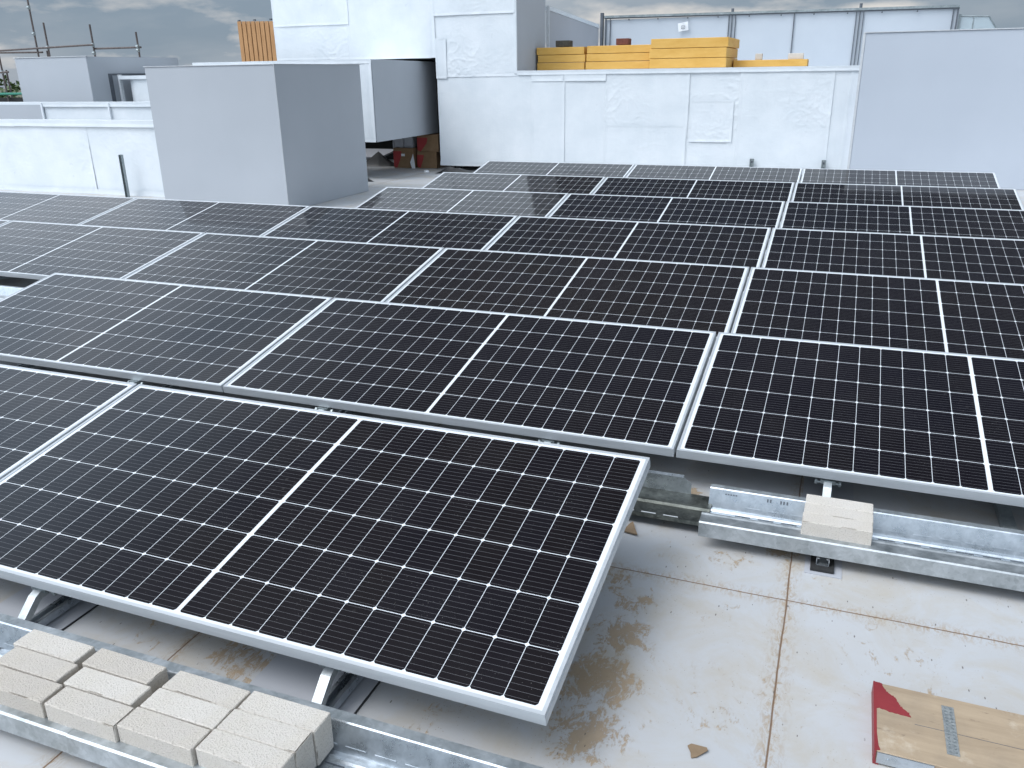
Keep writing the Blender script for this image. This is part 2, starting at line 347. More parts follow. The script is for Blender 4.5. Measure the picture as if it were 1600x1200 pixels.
# ------------------------------------------------------------ solar panels
TILT = R(10.58); PITCH = 1.4689; STEP = 1.0584; FZ = .17
X0 = [-1.089, -.0201, -.0212, -.0113, -1.0666, -1.0669, -1.0603]
def make_panel():
    r = empty('solar_panel')
    th = .035; lip = .0095
    f = MB()
    f.box(0, PL, 0, lip, -th, 0); f.box(0, PL, PW-lip, PW, -th, 0)
    f.box(0, lip, lip, PW-lip, -th, 0); f.box(PL-lip, PL, lip, PW-lip, -th, 0)
    f.box(lip, PL-lip, lip, .03, -th, -th+.002); f.box(lip, PL-lip, PW-.03, PW-lip, -th, -th+.002)
    f.box(lip, .03, .03, PW-.03, -th, -th+.002); f.box(PL-.03, PL-lip, .03, PW-.03, -th, -th+.002)
    # small side ledge that runs round the frame
    f.box(-.0016, 0, .0, PW, -th, -.011); f.box(PL, PL+.0016, .0, PW, -th, -.011)
    fo = f.build('frame', M_alu, r); 
    g = MB(); g.box(lip, PL-lip, lip, PW-lip, -.007, -.0022); g.build('cell_glass', M_cell, r)
    j = MB(); j.box(PL/2-.35, PL/2-.29, PW-.16, PW-.08, -.027, -.0075)
    j.build('junction_box', M_black, r)
    return r
proto = make_panel()
ROWS = [(0, [0, 2]), (1, [-1, 1, 3]), (2, [-5, -3, -1, 1, 3]), (3, [-5, -3, -1, 1, 3]), (4, [0, 2, 4]), (5, [0, 2, 4]), (6, [0, 2, 4])]
rown = ['nearest row', 'second row from the front', 'third row from the front', 'fourth row from the front', 'fifth row from the front', 'sixth row from the front', 'farthest row by the white wall']
special = {(0, 0): 'black solar panel of nearest row, cut off by the left photo edge',
           (0, 2): 'large front black solar panel, its free corner pointing at the bare floor',
           (1, -1): 'black solar panel of second row with free left end, at left photo edge',
           (1, 3): 'black solar panel overhanging the single short pile of bricks in the steel tray',
           (2, -5): 'black solar panel at left end of third row, only its corner in view',
           (3, -5): 'black solar panel at left end of fourth row, in front of white parapet'}
# small real misalignments of the two nearest rows
ADJ = {0: (.0408, -.0085, -.0146, .0057, -.0047, -.0135, 1.0105, .0068), 1: (-.0074, .0009, .0123, -.0058, .001, -.009, .9976, .0032)}
first = True
for r, ks in ROWS:
    for n, k in enumerate(ks):
        o = proto if first else copy_tree(proto); first = False
        ex, es, ey, ez, et, yw, sy, zs = ADJ.get(r, (0, 0, 0, 0, 0, 0, 1, 0)); st = STEP + es; x = X0[r] + ex + k*st + .00615
        o.location = (x, r*PITCH + ey + yw*x, FZ + ez + zs*x); o.rotation_euler = (TILT+et, -zs, yw); o.scale = ((2*st-.0123)/PL, sy, 1)
        pos = {3: ['leftmost', 'middle', 'rightmost'], 5: ['leftmost', 'second from left', 'middle', 'second from right', 'rightmost'], 2: ['left', 'right']}[len(ks)][n]
        tag(o, special.get((r, k), f'black solar panel, {pos} of the {rown[r]}'), 'solar panel', 'rows of tilted solar panels')

# clamps, legs, base rails
rn = ['nearest', 'second', 'third', 'fourth', 'fifth', 'sixth', 'seventh']
def make_leg():
    r = empty('mounting_bracket')
    g = MB()     # bent channel: from the panel edge forward and down into the tray
    prof = [(.03, .128), (-.012, .127), (-.032, .118), (-.088, .066), (-.100, .046), (-.102, .020)]
    g.strip(prof, -.014, .014, -.003)
    for q in (-1, 1): g.strip([(y, z-.003) for y, z in prof], q*.014-(.003 if q > 0 else 0), q*.014+(.003 if q < 0 else 0), -.02)
    g.build('bent_strut', M_galv_m, r)
    b = MB(); b.box(-.026, .026, -.008, .04, .118, .1315); b.tube((-.045, .012, .115), (.045, .012, .115), .005, 8); b.tube((-.045, .012, .115), (-.036, .012, .115), .010, 6); b.tube((.036, .012, .115), (.045, .012, .115), .010, 6)
    b.build('clamp_bolt', M_galv_dull, r)
    return r
def make_rear():
    r = empty('rear_bracket')
    g = MB(); g.strip([(.0, .036), (.0, .30)], -.02, .02, .003); g.box(-.02, .02, -.03, .06, .30, .306)
    for s in (-1, 1): g.box(s*.02-.0015, s*.02+.0015, 0, .028, .036, .30)
    g.build('upright', M_galv, r); return r
LEGX = {0: [-.55, .52, 1.57, 2.56], 1: [-.5, .5, 1.58, 2.64, 3.70, 4.74], 2: [-3.7, -2.64, -1.6, -.5, .5, 1.58, 2.64, 3.70, 4.74], 3: [-3.7, -2.64, -1.6, -.5, .5, 1.58, 2.64, 3.70, 4.74],
        4: [-.5, .5, 1.58, 2.64, 3.70, 4.74], 5: [-.5, .5, 1.58, 2.64, 3.70, 4.74], 6: [-.5, .5, 1.58, 2.64, 3.70, 4.74]}
l0, r0 = make_leg(), make_rear(); ul = False
ordn = ['first', 'second', 'third', 'fourth', 'fifth', 'sixth', 'seventh', 'eighth', 'ninth']
for r, xs in LEGX.items():
    for n, x in enumerate(xs):
        o = l0 if not ul else copy_tree(l0); q = r0 if not ul else copy_tree(r0); ul = True
        o.location = (x, r*PITCH + .0, 0); q.location = (x, r*PITCH + .90, 0)
        lab = f'bent galvanised strut under front edge of the {rn[r]} row, {ordn[n]} from left'
        if (r, n) == (0, 3): lab = 'bent steel strut holding the front panel, behind the right end of the brick row'
        if (r, n) == (0, 2): lab = 'bent steel strut near the left photo edge, behind the leftmost bricks'
        if (r, n) == (1, 4): lab = 'bolted steel strut directly behind the lone brick pile on the right'
        tag(o, lab, 'bracket', 'struts under the panels')
        tag(q, f'upright galvanised support under rear edge of the {rn[r]} row, {ordn[n]} from left', 'bracket', 'rear uprights under the panels')
def rail(x, y0, y1, lab):
    t = empty('base_rail', (x, y0, 0), lab, 'rail', 'floor rails under the panels')
    g = MB(); L = y1-y0
    g.box(-.02, .02, 0, L, .013, .016); g.box(-.02, -.0175, 0, L, .016, .038); g.box(.0175, .02, 0, L, .016, .038)
    g.box(-.02, -.010, 0, L, .0365, .039); g.box(.010, .02, 0, L, .0365, .039)
    g.build('channel', M_galv, t)
    for k in range(int(L/1.469)+1):
        p = MB(); p.box(-.036, .036, -.025+k*1.469, .13+k*1.469, .0045, .0125); p.build('rubber_pad', M_rubber, t)
for x, y0, y1, lab in ((.52, -.45, 10.2, 'long galvanised floor rail under the left part of the near rows'), (1.56, -.45, 10.2, 'long galvanised floor rail behind the leftmost bricks'), (2.56, -.45, 10.2, 'long galvanised floor rail by the right end of the brick row'),
                       (3.705, 1.075, 10.2, 'galvanised floor rail poking out on a black pad below the lone brick pile'), (4.74, 1.075, 10.2, 'galvanised floor rail at the right end of the rows'), (-2.64, 2.5, 5.5, 'short galvanised floor rail at the left end of the third row'), (-.5, 1.075, 10.2, 'galvanised floor rail in the left half of the middle rows')):
    rail(x, y0, y1, lab)
# grey prop seen under the second row at the right photo edge
t = empty('floor_prop', (4.30, 1.45, 0), 'dull grey steel prop lying under the second row at the right photo edge', 'prop')
g = MB(); g.box(-.022, .022, 0, .9, .004, .03); g.box(-.022, .022, -.03, 0, .012, .05); g.build('channel', M_galv_dull, t)

# ballast trays
def tray(x0, x1, y, lab, dull=False, slot=True, cham=True, dz=0, grp='ballast trays between the rows'):
    t = empty('ballast_tray', (x0, y, 0), lab, 'metal tray', grp); L = x1-x0; m = M_galv_refl if dull else M_galv
    g = MB(); z = .036 + dz
    # floor with ribs
    if dull: prof = [(-.075, z), (-.165, z), (-.172, z+.008), (-.186, z+.008), (-.192, z), (-.278, z+.002), (-.283, z-.010)]
    else: prof = [(-.163, z), (-.175, z), (-.180, z+.005), (-.188, z+.005), (-.193, z), (-.255, z), (-.260, z+.005), (-.268, z+.005), (-.273, z), (-.302, z)]
    g.strip(prof[::-1], 0, L)
    if slot:
        g.mi = 1; x = .10
        while x < L-.1: g.box(x, x+.052, -.203, -.200, z+.0004, z+.0014) if not dull else g.box(x, x+.052, -.272, -.267, z+.0025, z+.0035); x += .078
        g.mi = 0
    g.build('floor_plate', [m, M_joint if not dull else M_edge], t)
    if not dull: g = MB(); g.strip([(-.302, z), (-.322, z+.060), (-.326, z+.065), (-.333, z+.066), (-.340, z+.063), (-.388, z+.063), (-.393, z+.059), (-.396, z+.010)][::-1], 0, L, .0022); g.build('front_lip', m if dull else M_galv_m, t)
    g = MB(); LF = L; L = L-.085 if dull else L
    if dull:
        g.prism([(0, z), (L, z), (L, z+.042), (L-.03, z+.062), (.0, z+.062)], -.0765, -.0745, 'y'); g.strip([(-.0745, z+.062), (-.06, z+.065), (-.052, z+.059)], 0.004, L-.03)
    else:
        g.strip([(-.163, z), (-.137, z+.063), (-.134, z+.066)], 0, L); f_ = MB(); f_.strip([(-.1338, z+.066), (-.104, z+.064), (-.100, z+.058)], 0, L); f_.build('rear_flange', M_galv_m, t)
    if slot and not dull:
        g.mi = 1; x = .13
        while x < L-.1:
            a_, b_ = .013/.063, .0165/.063
            g.prism([(-.163+.026*a_-.0025, z+.013), (-.163+.026*b_-.0025, z+.0165), (-.163+.026*b_-.0005, z+.0165), (-.163+.026*a_-.0005, z+.013)], x, x+.055, 'x'); x += .078
    g.build('rear_wall', [M_galv, M_joint], t)
    return t
tray(-1.5, 2.09, -.0, 'galvanised tray holding the left pair of brick stacks at the bottom left', cham=False)
tray(2.092, 3.26, -.002, 'galvanised tray in front of the nearest panel, right bricks standing in its end', dz=.001)
tray(-1.3, 3.318, PITCH-.03, 'dark-floored galvanised tray poking out from under the corner of the nearest panel', dull=True, dz=.010)
t4 = tray(3.305, 5.6, PITCH, 'bright galvanised tray on the right carrying the lone pile of bricks', cham=False, dz=.0)
# stamped dark print on the tray's rear wall
g = MB()
def pr(x, w_, a, b): g.prism([(-.163+.026*a/.063-.0028, .042+a), (-.163+.026*b/.063-.0028, .042+b), (-.163+.026*b/.063-.0015, .042+b), (-.163+.026*a/.063-.0015, .042+a)], x, x+w_, 'x')
for xx in (.20, .21, .245, .255, .266): pr(xx, .005, .040, .050)
for k in range(5): pr(.055+k*.009, .006, .044, .047)
g.build('stamped_print', M_joint, t4)
for r in range(2, 7):
    a = X0[r]-.2 if r > 3 else -5.4
    tray(a, 5.3, r*PITCH, f'galvanised ballast tray hidden in the gap before the {rn[r]} panel row', slot=False)

# bricks
def brick_mesh(seed):
    rr = random.Random(seed); g = MB(); lx, ly, lz = .2125, .0655, .1
    
    def ax(n, l):
        e = [0, .0022, .006]; m = [.006+(l-.012)*i/n for i in range(1, n)]
        return e + m + [l-.006, l-.0022, l]
    AX, AY, AZ = ax(20, lx), ax(6, ly), ax(9, lz); nx, ny, nz = len(AX)-1, len(AY)-1, len(AZ)-1
    bmesh.ops.create_cube(g.bm, size=1)
    g.bm.free(); g.bm = bmesh.new()
    V = {}
    def vert(i, j, k):
        if (i, j, k) not in V:
            p = Vector((AX[i], AY[j], AZ[k]))
            c = Vector((lx/2, ly/2, lz/2)); q = p - c
            e = sum((i in (0, nx), j in (0, ny), k in (0, nz)))
            n = noise.noise(p*38 + Vector((seed*3.1, 0, 0))); n2 = noise.noise(p*150 + Vector((0, seed*5.3, 0)))
            inn = 1
            if e >= 2:
                amt = .0008 + .0008*max(0, n+.2) + .0014*max(0, n2) + (.0012 if e == 3 else 0)
                if noise.noise(p*14 + Vector((seed*7.7, 2, 1))) > .36: amt += .003
                p = c + Vector([v - math.copysign(amt, v) if ((a == 0 and i in (0, nx)) or (a == 1 and j in (0, ny)) or (a == 2 and k in (0, nz))) else v for a, v in enumerate(q)])
            else: p = p + q.normalized() * (.0003*n + .0004*n2)
            V[(i, j, k)] = g.bm.verts.new(p)
        return V[(i, j, k)]
    for a in range(nx):
        for b in range(ny):
            for k in (0, nz): g.bm.faces.new([vert(a, b, k), vert(a+1, b, k), vert(a+1, b+1, k), vert(a, b+1, k)])
        for c in range(nz):
            for j in (0, ny): g.bm.faces.new([vert(a, j, c), vert(a+1, j, c), vert(a+1, j, c+1), vert(a, j, c+1)])
    for b in range(ny):
        for c in range(nz):
            for i in (0, nx): g.bm.faces.new([vert(i, b, c), vert(i, b+1, c), vert(i, b+1, c+1), vert(i, b, c+1)])
    return g
def place_brick(seed, x, y, lab, rz=0, z=.046, grp='pale bricks in the trays'):
    o = brick_mesh(seed).build('concrete_brick', M_brick); rr_ = random.Random(seed*13); o.location = (x, y, z+rr_.uniform(0, .002)); o.rotation_euler = (R(rr_.uniform(-.5, .5)), R(rr_.uniform(-.4, .4)), rz)
    return tag(o, lab, 'brick', grp)
cols = [(1.512, ['back', 'middle', 'front'], 'leftmost stack at the left photo edge', (0, .015, .03), (-.228, -.296, -.366)),
        (1.752, 0, 'second stack from left', (-.006, .010, .028), (-.226, -.295, -.366)),
        (2.004, 0, 'third stack from left', (.012, .0, -.0), (-.222, -.291, -.360)),
        (2.226, 0, 'right end stack of the near tray', (-.000, -.0, -.006), (-.220, -.288, -.357))]
# columns by their right edges as measured
RE = [(1.72, 1.735, 1.757), (1.958, 1.976, 1.994), (2.225, 2.22, 2.215), (2.44, 2.44, 2.437)]
RE = [(1.955, 1.975, 2.0), (2.19, 2.205, 2.222), (2.441, 2.441, 2.437), (2.661, 2.658, 2.655)]
sd_ = 1
for ci, (nm, ys) in enumerate((('leftmost stack', (-.232, -.302, -.372)), ('second stack from left', (-.232, -.302, -.372)), ('third stack from left', (-.230, -.298, -.366)), ('right end stack', (-.228, -.294, -.360)))):
    for q, w_ in enumerate(('back', 'middle', 'front')):
        place_brick(sd_, RE[ci][q]-.2125, ys[q], f'pale concrete brick, {w_} one of the {nm} in the near tray', rz=random.uniform(-.012, .012)); sd_ += 1
for q, (w_, y) in enumerate((('back', 1.241), ('middle', 1.173), ('front', 1.105))):
    place_brick(sd_, 3.632-.002*q, y, f'pale concrete brick, {w_} one of the lone pile on the right tray', rz=-.012, z=.046); sd_ += 1

# scaffold board
t = empty('scaffold_board', (3.842, .264, 0), 'wooden scaffold board with torn red painted end and steel side band, bottom right', 'board')
t.rotation_euler.z = R(-.6); t.scale = (1, 1.05, 1)
g = MB(); g.box(.004, 1.6, .002, .238, .002, .038); g.bevel(.0015, 1); g.build('plank', M_plank, t)
g = MB(); g.box(-.001, .0035, .0, .24, .001, .0385); g.box(.0036, .012, -.0005, .001, .001, .012)
g.build('end_cap', M_red, t)
rr = random.Random(3); top = [(px*.98, .2385-(.2385-py)*.80) if py > .11 else (px, py) for px, py in [(.002, .238), (.018, .2385), (.020, .225), (.030, .205), (.034, .196), (.045, .190), (.050, .182), (.054, .165), (.062, .150), (.072, .138), (.080, .128), (.084, .118), (.083, .112), (.060, .112), (.035, .116), (.012, .122), (.006, .118), (.005, .06), (.008, .02), (.012, .006), (.002, .002)]]
top2 = []; JT = .012
for i, p in enumerate(top):
    q = top[(i+1) % len(top)]
    for s in range(4): top2.append(((p[0]+(q[0]-p[0])*s/4)*1.0 + rr.uniform(-.0022, .0022)*(p[0] > JT), p[1]+(q[1]-p[1])*s/4 + rr.uniform(-.002, .002)*(p[0] > JT)))
g = MB(); g.prism(top2, .0381, .0388, 'z'); g.build('torn_red_sticker', M_red, t)
g = MB(); g.box(.006, .125, -.0012, .0018, .006, .036); g.tube((.03, -.0012, .02), (.03, -.003, .02), .004, 10); g.tube((.115, -.0012, .02), (.115, -.003, .02), .004, 10); g.build('steel_band', M_galv, t)
g = MB(); g.box(.154, .181, .045, .205, .0381, .0392); 
pl = g.build('nail_plate', simple('scratched_zinc', (.22, .24, .25), (.36, .38, .38), 90, .6, .4, bump=.8, bs=160), t)
g = MB()
for k in range(14):
    for s in (0, 1): g.box(.159+s*.012, .164+s*.012, .052+k*.011, .054+k*.011, .0393, .0405)
g.build('nail_teeth', M_galv_dull, pl)
g = MB(); g.box(.09, 1.2, .1165, .1175, .0382, .0386); g.build('split_line', M_joint, t)
# chips
def chip(x, y, pts, lab, th=.003, rz=0, m=None, z=.0):
    g = MB(); g.prism(pts, 0, th, 'z'); o = g.build('cardboard_scrap', m or M_chip); o.location = (x, y, z); o.rotation_euler = (R(4), R(-3), rz)
    return tag(o, lab, 'scrap')
chip(3.045, 1.085, [(0, 0), (.055, -.012), (.04, .02), (.022, .065), (.014, .05)], 'small triangular brown cardboard scrap beside the front panel corner', .005, z=.004)
chip(3.43, .145, [(0, .022), (.008, .03), (.045, .028), (.048, .02), (.026, -.006), (.014, -.012), (.010, .004)], 'small torn brown scrap lying on bare floor at the bottom', .002, z=.002)
o = chip(1.47, .66, [(0, 0), (.010, .002), (.009, .009), (.002, .007)], 'tiny tan crumb lying on the glass of the front panel', .003, z=.30)

# ------------------------------------------------------------ boxes, walls
def wrinkle(x, z, seed, amp):
    p = Vector((x*1.0, z*1.0, seed*9.7))
    a = noise.fractal(p*1.1, 1, 2, 3) * .004
    act = max(0, noise.noise(Vector((x*1.3, z*1.6, seed+4.4)))*1.6+.12)
    w1 = Vector((x, z, 0)) + Vector((noise.noise(p*2.5), noise.noise(p*2.5+Vector((5, 5, 5))), 0))*.22
    def ridge(v, k, pw): return max(0, 1-abs(noise.noise(v))*k)**pw
    rdg = ridge(Vector((w1.x*5.5, w1.y*9, seed*3.3)), 3.2, 3) * .0042
    r3 = ridge(Vector((w1.x*13+w1.y*5, w1.y*10, seed*5.1)), 3., 3) * .0034
    r4 = ridge(Vector((w1.x*24, w1.y*20-w1.x*9, seed*2)), 3., 2.5)*.0017
    return (a + (rdg*.6 + r3*.65 + r4)*(act*.7+.25)) * amp
def film_sheet(g, x0, x1, z0, z1, y, off, seed, amp=1, res=.015, nrm=-1, axis='y'):
    nx, nz = max(4, int((x1-x0)/res)), max(4, int((z1-z0)/res))
    def fn(u, v):
        x, z = x0+(x1-x0)*u, z0+(z1-z0)*v
        ew = .006*noise.noise(Vector((x*2, z*2, seed))); 
        xx = x + (ew if u in (0, 1) else 0); zz = z + (ew*.6 if v in (0, 1) else 0)
        d = off + max(0, wrinkle(x, z, seed, amp)+.002) + (.003 if min(u, 1-u)*(x1-x0) < .025 or min(v, 1-v)*(z1-z0) < .02 else 0)
        return (xx, y + nrm*d, zz) if axis == 'y' else (y + nrm*d, xx, zz)
    g.grid(nx, nz, fn)

# big grey box
t = empty('grey_box', (-4.35, 7, 0), 'large plain grey membrane wrapped box standing behind the fourth panel row', 'plant box')
g = MB(); g.box(0, 1.86, 0, 1.88, 0, 1.64); g.bevel(.006, 2); g.build('casing', M_grey, t)
g = MB(); g.box(-.008, 1.868, -.008, .03, 1.6405, 1.648); g.box(1.84, 1.868, .03, 1.888, 1.6405, 1.648); g.box(1.858, 1.8635, -.0035, .0, .0, 1.64); g.build('edge_trim', M_edge, t)
# left parapet
t = empty('white_parapet', (-12, 7.6, 0), 'low white foil wrapped parapet in front of smaller grey box at the left', 'wall')
g = MB(); g.box(0, 7.66, .02, .32, 0, .955); g.box(0, 7.66, .0, .34, .955, .98); g.build('core', M_film, t)
g = MB(); film_sheet(g, 0, 3.4, 0, .93, .02, .003, 3, 1.); film_sheet(g, 3.33, 5.9, 0, .94, .02, .007, 5, 1.); film_sheet(g, 5.85, 7.65, 0, .93, .02, .004, 8, 1.1)
film_sheet(g, 0, 4.6, .90, .99, -.004, .003, 11, .7); film_sheet(g, 4.58, 7.66, .905, .992, -.004, .006, 12, .9); film_sheet(g, 0, 7.66, .0, .07, .0, .008, 14, 1.6)
g.build('foil_wrap', M_film, t)
# parapet behind
t = empty('rear_parapet', (-14, 9.6, 0), 'second white parapet with raised seams, behind the front left parapet', 'wall')
g = MB(); g.box(0, 9.6, .02, .3, 0, 1.12); g.box(0, 9.6, .0, .33, 1.12, 1.155); g.build('core', M_film, t)
g = MB(); film_sheet(g, 4.9, 6.35, .4, 1.12, .02, .003, 23, .8); film_sheet(g, 6.35, 9.6, .4, 1.12, .02, .005, 25, .5); film_sheet(g, 4.9, 9.6, 1.085, 1.16, -.004, .004, 26, .6); g.build('foil_wrap', M_film, t)
for x in (4.86, 6.33): g = MB(); g.box(x, x+.035, -.028, .0, 0, 1.15); g.build('seam_batten', M_film, t)
g = MB(); g.box(0, 4.86, -.006, .02, 0, 1.12); g.build('grey_facing', M_grey, t)
# small grey box on left (with recess)
t = empty('small_grey_box', (-10.5, 10.4, 0), 'smaller grey membrane box with a framed recess on its right side, far left', 'plant box')
g = MB(); g.box(0, 1.70, 0, 2.25, 0, 1.88); g.bevel(.008, 2); g.build('casing', M_grey, t)
g = MB(); g.box(-.01, 1.71, -.01, .04, 1.8805, 1.892); g.build('edge_trim', M_edge, t)
g = MB(); g.box(1.7, 1.712, .42, .50, 0, 1.6); g.box(1.7, 1.712, .5, 2.25, 1.57, 1.60); g.build('dark_frame', M_joint, t)
t = empty('white_duct_end', (-8.6, 10.9, 0), 'low white foil duct with rounded side emerging from recess of smaller grey box', 'duct')
g = MB(); 
def dfn(u, v):
    a = u*math.pi/2
    return (0, 0, 0)
pts = []
for k in range(9):
    a = math.pi*1.0 + k/8*math.pi/2; pts.append((.35+.35*math.cos(a), .35+.35*math.sin(a)))
g.prism(pts + [(2.6, 0), (2.6, 1.5), (0, 1.5)], 0.3, 1.5, 'z'); g.box(-.03, 2.62, -.03, 1.52, 1.5005, 1.56); g.build('casing', M_film, t, False)
g = MB(); g.box(-.06, -.02, -.01, .05, .3, 1.58); g.build('frame_post', M_edge, t)

# strut channel leaning on the parapet
t = empty('slotted_strut', (-5.42, 7.46, 0), 'upright perforated steel channel standing against the left white parapet', 'strut')
g = MB(); g.box(-.022, .022, .018, .021, 0, .56); g.box(-.022, -.019, -.02, .018, 0, .56); g.box(.019, .022, -.02, .018, 0, .56); g.build('channel', M_galv_dull, t)
g = MB(); z = .04
while z < .53: g.box(-.008, .008, .0165, .0179, z, z+.028); z += .05
for z in [.05+.05*i for i in range(10)]: g.box(-.0235, -.0221, -.008, .008, z, z+.026)
g.build('slots', M_joint, t)
for n, (x, z) in enumerate(((2.40, .30), (3.38, .30))):
    t = empty('wall_bracket', (x, 11.40, 0), f'short perforated steel upright before the white wall, {("left", "right")[n]} one of two', 'bracket', 'short uprights at the white wall')
    g = MB(); g.box(-.03, .03, 0, .003, 0, z); g.box(-.03, -.026, -.03, 0, 0, z); g.box(.026, .03, -.03, 0, 0, z); g.build('channel', M_galv_dull, t)
    g = MB(); g.box(-.012, .012, -.002, 0, z-.06, z-.03); g.box(-.012, .012, -.002, 0, z-.13, z-.10); g.build('slots', M_joint, t)

# far white wall + tower
YW = 11.45
t = empty('white_plant_wall', (0, YW, 0), 'long white foil wrapped wall behind the farthest panels, yellow boards lying on top', 'wall')
g = MB(); g.box(-2.60, 5.0, 0, 8.5, .11, 1.53); g.build('core', M_film, t)
g = MB()
segs = [(-2.60, -.97, 1), (-1.0, -.455, 2), (-.48, .205, 3), (.18, 1.435, 4), (1.42, 2.17, 5), (2.15, 3.40, 6), (3.38, 3.62, 7), (3.60, 4.2, 8)]
for i, (a, b, s) in enumerate(segs): film_sheet(g, a, b, .11, 1.49 if i else 1.535, 0, .003+.0045*(i % 2), s+30, .6 + (.9 if s in (5, 6) else 0) + (.5 if s == 4 else 0))
film_sheet(g, -.99, -.48, 1.38, 1.49, 0, .014, 71, .5); film_sheet(g, -.455, .19, 1.38, 1.49, 0, .015, 72, .5)
film_sheet(g, 1.46, 2.08, .52, 1.10, 0, .011, 73, 1.8); film_sheet(g, .2, 1.42, .12, .75, 0, .012, 77, 1.2)
film_sheet(g, -2.6, 5, .09, .16, -.006, .012, 75, 2.6)
film_sheet(g, -1.23, 4, 1.475, 1.54, -.004, .016, 76, 1.3)
g.build('foil_wrap', M_film, t)
for x in (-2.4, -1.2, 0, 1.5, 3, 4.4):
    g = MB(); g.box(x-.05, x+.05, .2, .3, 0.001, .11); g.build('foot', M_rubber, t)
t = empty('white_tower', (0, YW, 0), 'tall white foil wrapped plant tower above the dark opening, rising out of the photo', 'plant tower')
g = MB(); g.box(-5.62, -2.61, .003, 1.37, 1.755, 3.9); g.box(-2.61, -1.245, .003, 1.37, 1.535, 3.9); g.build('core', M_film, t)
g = MB()
film_sheet(g, -5.62, -4.17, 1.76, 2.30, .0, .004, 81, 1.1); film_sheet(g, -5.62, -4.15, 2.29, 3.9, .0, .012, 82, 1.5); film_sheet(g, -4.19, -2.68, 1.75, 3.9, .0, .006, 83, .4); film_sheet(g, -2.70, -2.6, 1.755, 3.9, .0, .013, 84, .7)
film_sheet(g, -2.61, -1.25, 1.46, 2.38, .0, .006, 85, 2.0); film_sheet(g, -2.62, -1.25, 2.36, 3.9, .0, .016, 86, 1.3); film_sheet(g, -2.61, -2.42, 1.44, 2.04, .0, .014, 87, .3)
g.build('foil_wrap', M_film, t)
g = MB(); g.box(-1.2445, -1.235, .012, 1.37, 1.54, 3.9); g.build('side_facing', M_grey, t)  # grey facing: the tower's shaded side is put into the colour
g = MB(); g.box(-1.275, -1.23, -.018, .012, 1.5, 3.9); g.build('corner_strip', M_film, t)
# dark chamber below tower
t = empty('dark_recess', (0, YW, 0), 'dark opening under the white tower behind the cartons', 'recess')
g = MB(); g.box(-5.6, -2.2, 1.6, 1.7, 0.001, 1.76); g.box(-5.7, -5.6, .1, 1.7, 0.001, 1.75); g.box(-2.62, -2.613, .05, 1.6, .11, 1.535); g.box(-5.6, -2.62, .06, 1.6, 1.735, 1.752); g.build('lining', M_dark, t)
# elevated duct
t = empty('raised_duct', (-2.90, 9.9, 0), 'raised white duct with grey right side, hanging between big grey box and tower', 'duct')
g = MB(); g.box(-3.2, 0, 0, 1.0, .59, 1.715); g.box(-1.0, -.0, 1.0, 2.1, .59, 1.70); g.build('casing', M_film, t)
g = MB(); film_sheet(g, -3.2, -.02, .62, 1.69, 0, .004, 91, .8); film_sheet(g, -3.2, 0, .57, .64, -.003, .006, 92, .6); film_sheet(g, -3.2, 0, 1.67, 1.73, -.004, .006, 93, .8); film_sheet(g, -.1, .0, .57, 1.73, -.0, .009, 94, .6); g.build('foil_wrap', M_film, t)
g = MB(); g.prism([(.0, .57), (2.1, .57), (2.1, 1.70), (0, 1.725)], 0.002, .012, 'x'); g.build('side_facing', M_grey, t)
for x in (-2.9, -1.9): g = MB(); g.tube((x, .7, 0), (x, .7, .59), .035); g.build('leg', M_galv_dull, t)

# right grey wall
t = empty('grey_end_wall', (3.72, 11.14, 0), 'large plain grey membrane wall closing the panel rows on the right', 'wall')
g = MB(); g.box(0, 6, 0, 1.1, 0, 1.93); g.bevel(.006, 2); g.build('casing', simple_grey := greymem('pale_grey_membrane', (.47, .51, .57), (.50, .54, .60)), t)
g = MB(); g.box(-.012, 6, -.012, .04, 1.9305, 1.942); g.box(-.03, .0, -.004, .02, .0, 1.94); g.build('edge_trim', M_edge, t)

# cartons
def carton(x, y, z, w_, d, h, lab, rz=0, lbl=True, stripe=.26):
    t = empty('carton', (x, y, z), lab, 'box', 'cartons under the duct'); t.rotation_euler.z = rz
    g = MB(); g.box(0, w_, 0, d, 0, h); g.bevel(.004, 1); g.build('box', M_card, t)
    g = MB(); g.prism([(.002, .03), (.06*w_/.38, .002), (stripe*w_+.04, h*.5), (stripe*w_+.06, h-.05), (.002, h-.05)], -.0022, -.0008, 'y'); g.build('red_print', M_cardred, t)
    if lbl: g = MB(); g.box(w_*.4, w_*.58, -.003, -.0008, h*.6, h*.72); g.build('paper_label', M_white, t)
    g = MB(); g.box(0.003, w_-.003, d/2-.02, d/2+.02, h, h+.0012); g.build('tape', M_card, t)
carton(-3.60, 11.66, 0.002, .38, .4, .33, 'brown carton with red corner and white label, left of the carton group')
carton(-3.18, 11.72, 0.002, .37, .4, .27, 'lower brown carton with red print beside the white wall', lbl=False, stripe=.2)
carton(-3.17, 11.73, .2735, .40, .4, .28, 'upper brown carton with red print stacked beside the white wall', lbl=False, stripe=.35)
t = empty('white_carton', (-3.62, 11.75, .334), 'pale carton lying on the left brown carton', 'box'); 
g = MB(); g.box(0, .17, 0, .3, 0, .15); g.box(.18, .35, .02, .3, 0, .17); g.bevel(.004, 1); g.build('box', M_patch, t)
g = MB(); g.prism([(0, 0), (.06, 0), (.05, .12), (.03, .24), (.015, .2), (-.03, .1)], 0, .008, 'y'); o = g.build('paper_bag', M_white); o.location = (-3.235, 11.62, .003); tag(o, 'crumpled white paper wedged between the two lower cartons', 'paper')
g = MB(); g.prism([(0, 0), (.75, 0), (.95, .30), (.2, .30)], .002, .03, 'z'); o = g.build('board_sheet', M_patch); o.location = (-4.75, 11.9, .12); o.rotation_euler = (R(24), 0, 0); tag(o, 'pale board leaning in the dark opening left of the cartons', 'board')
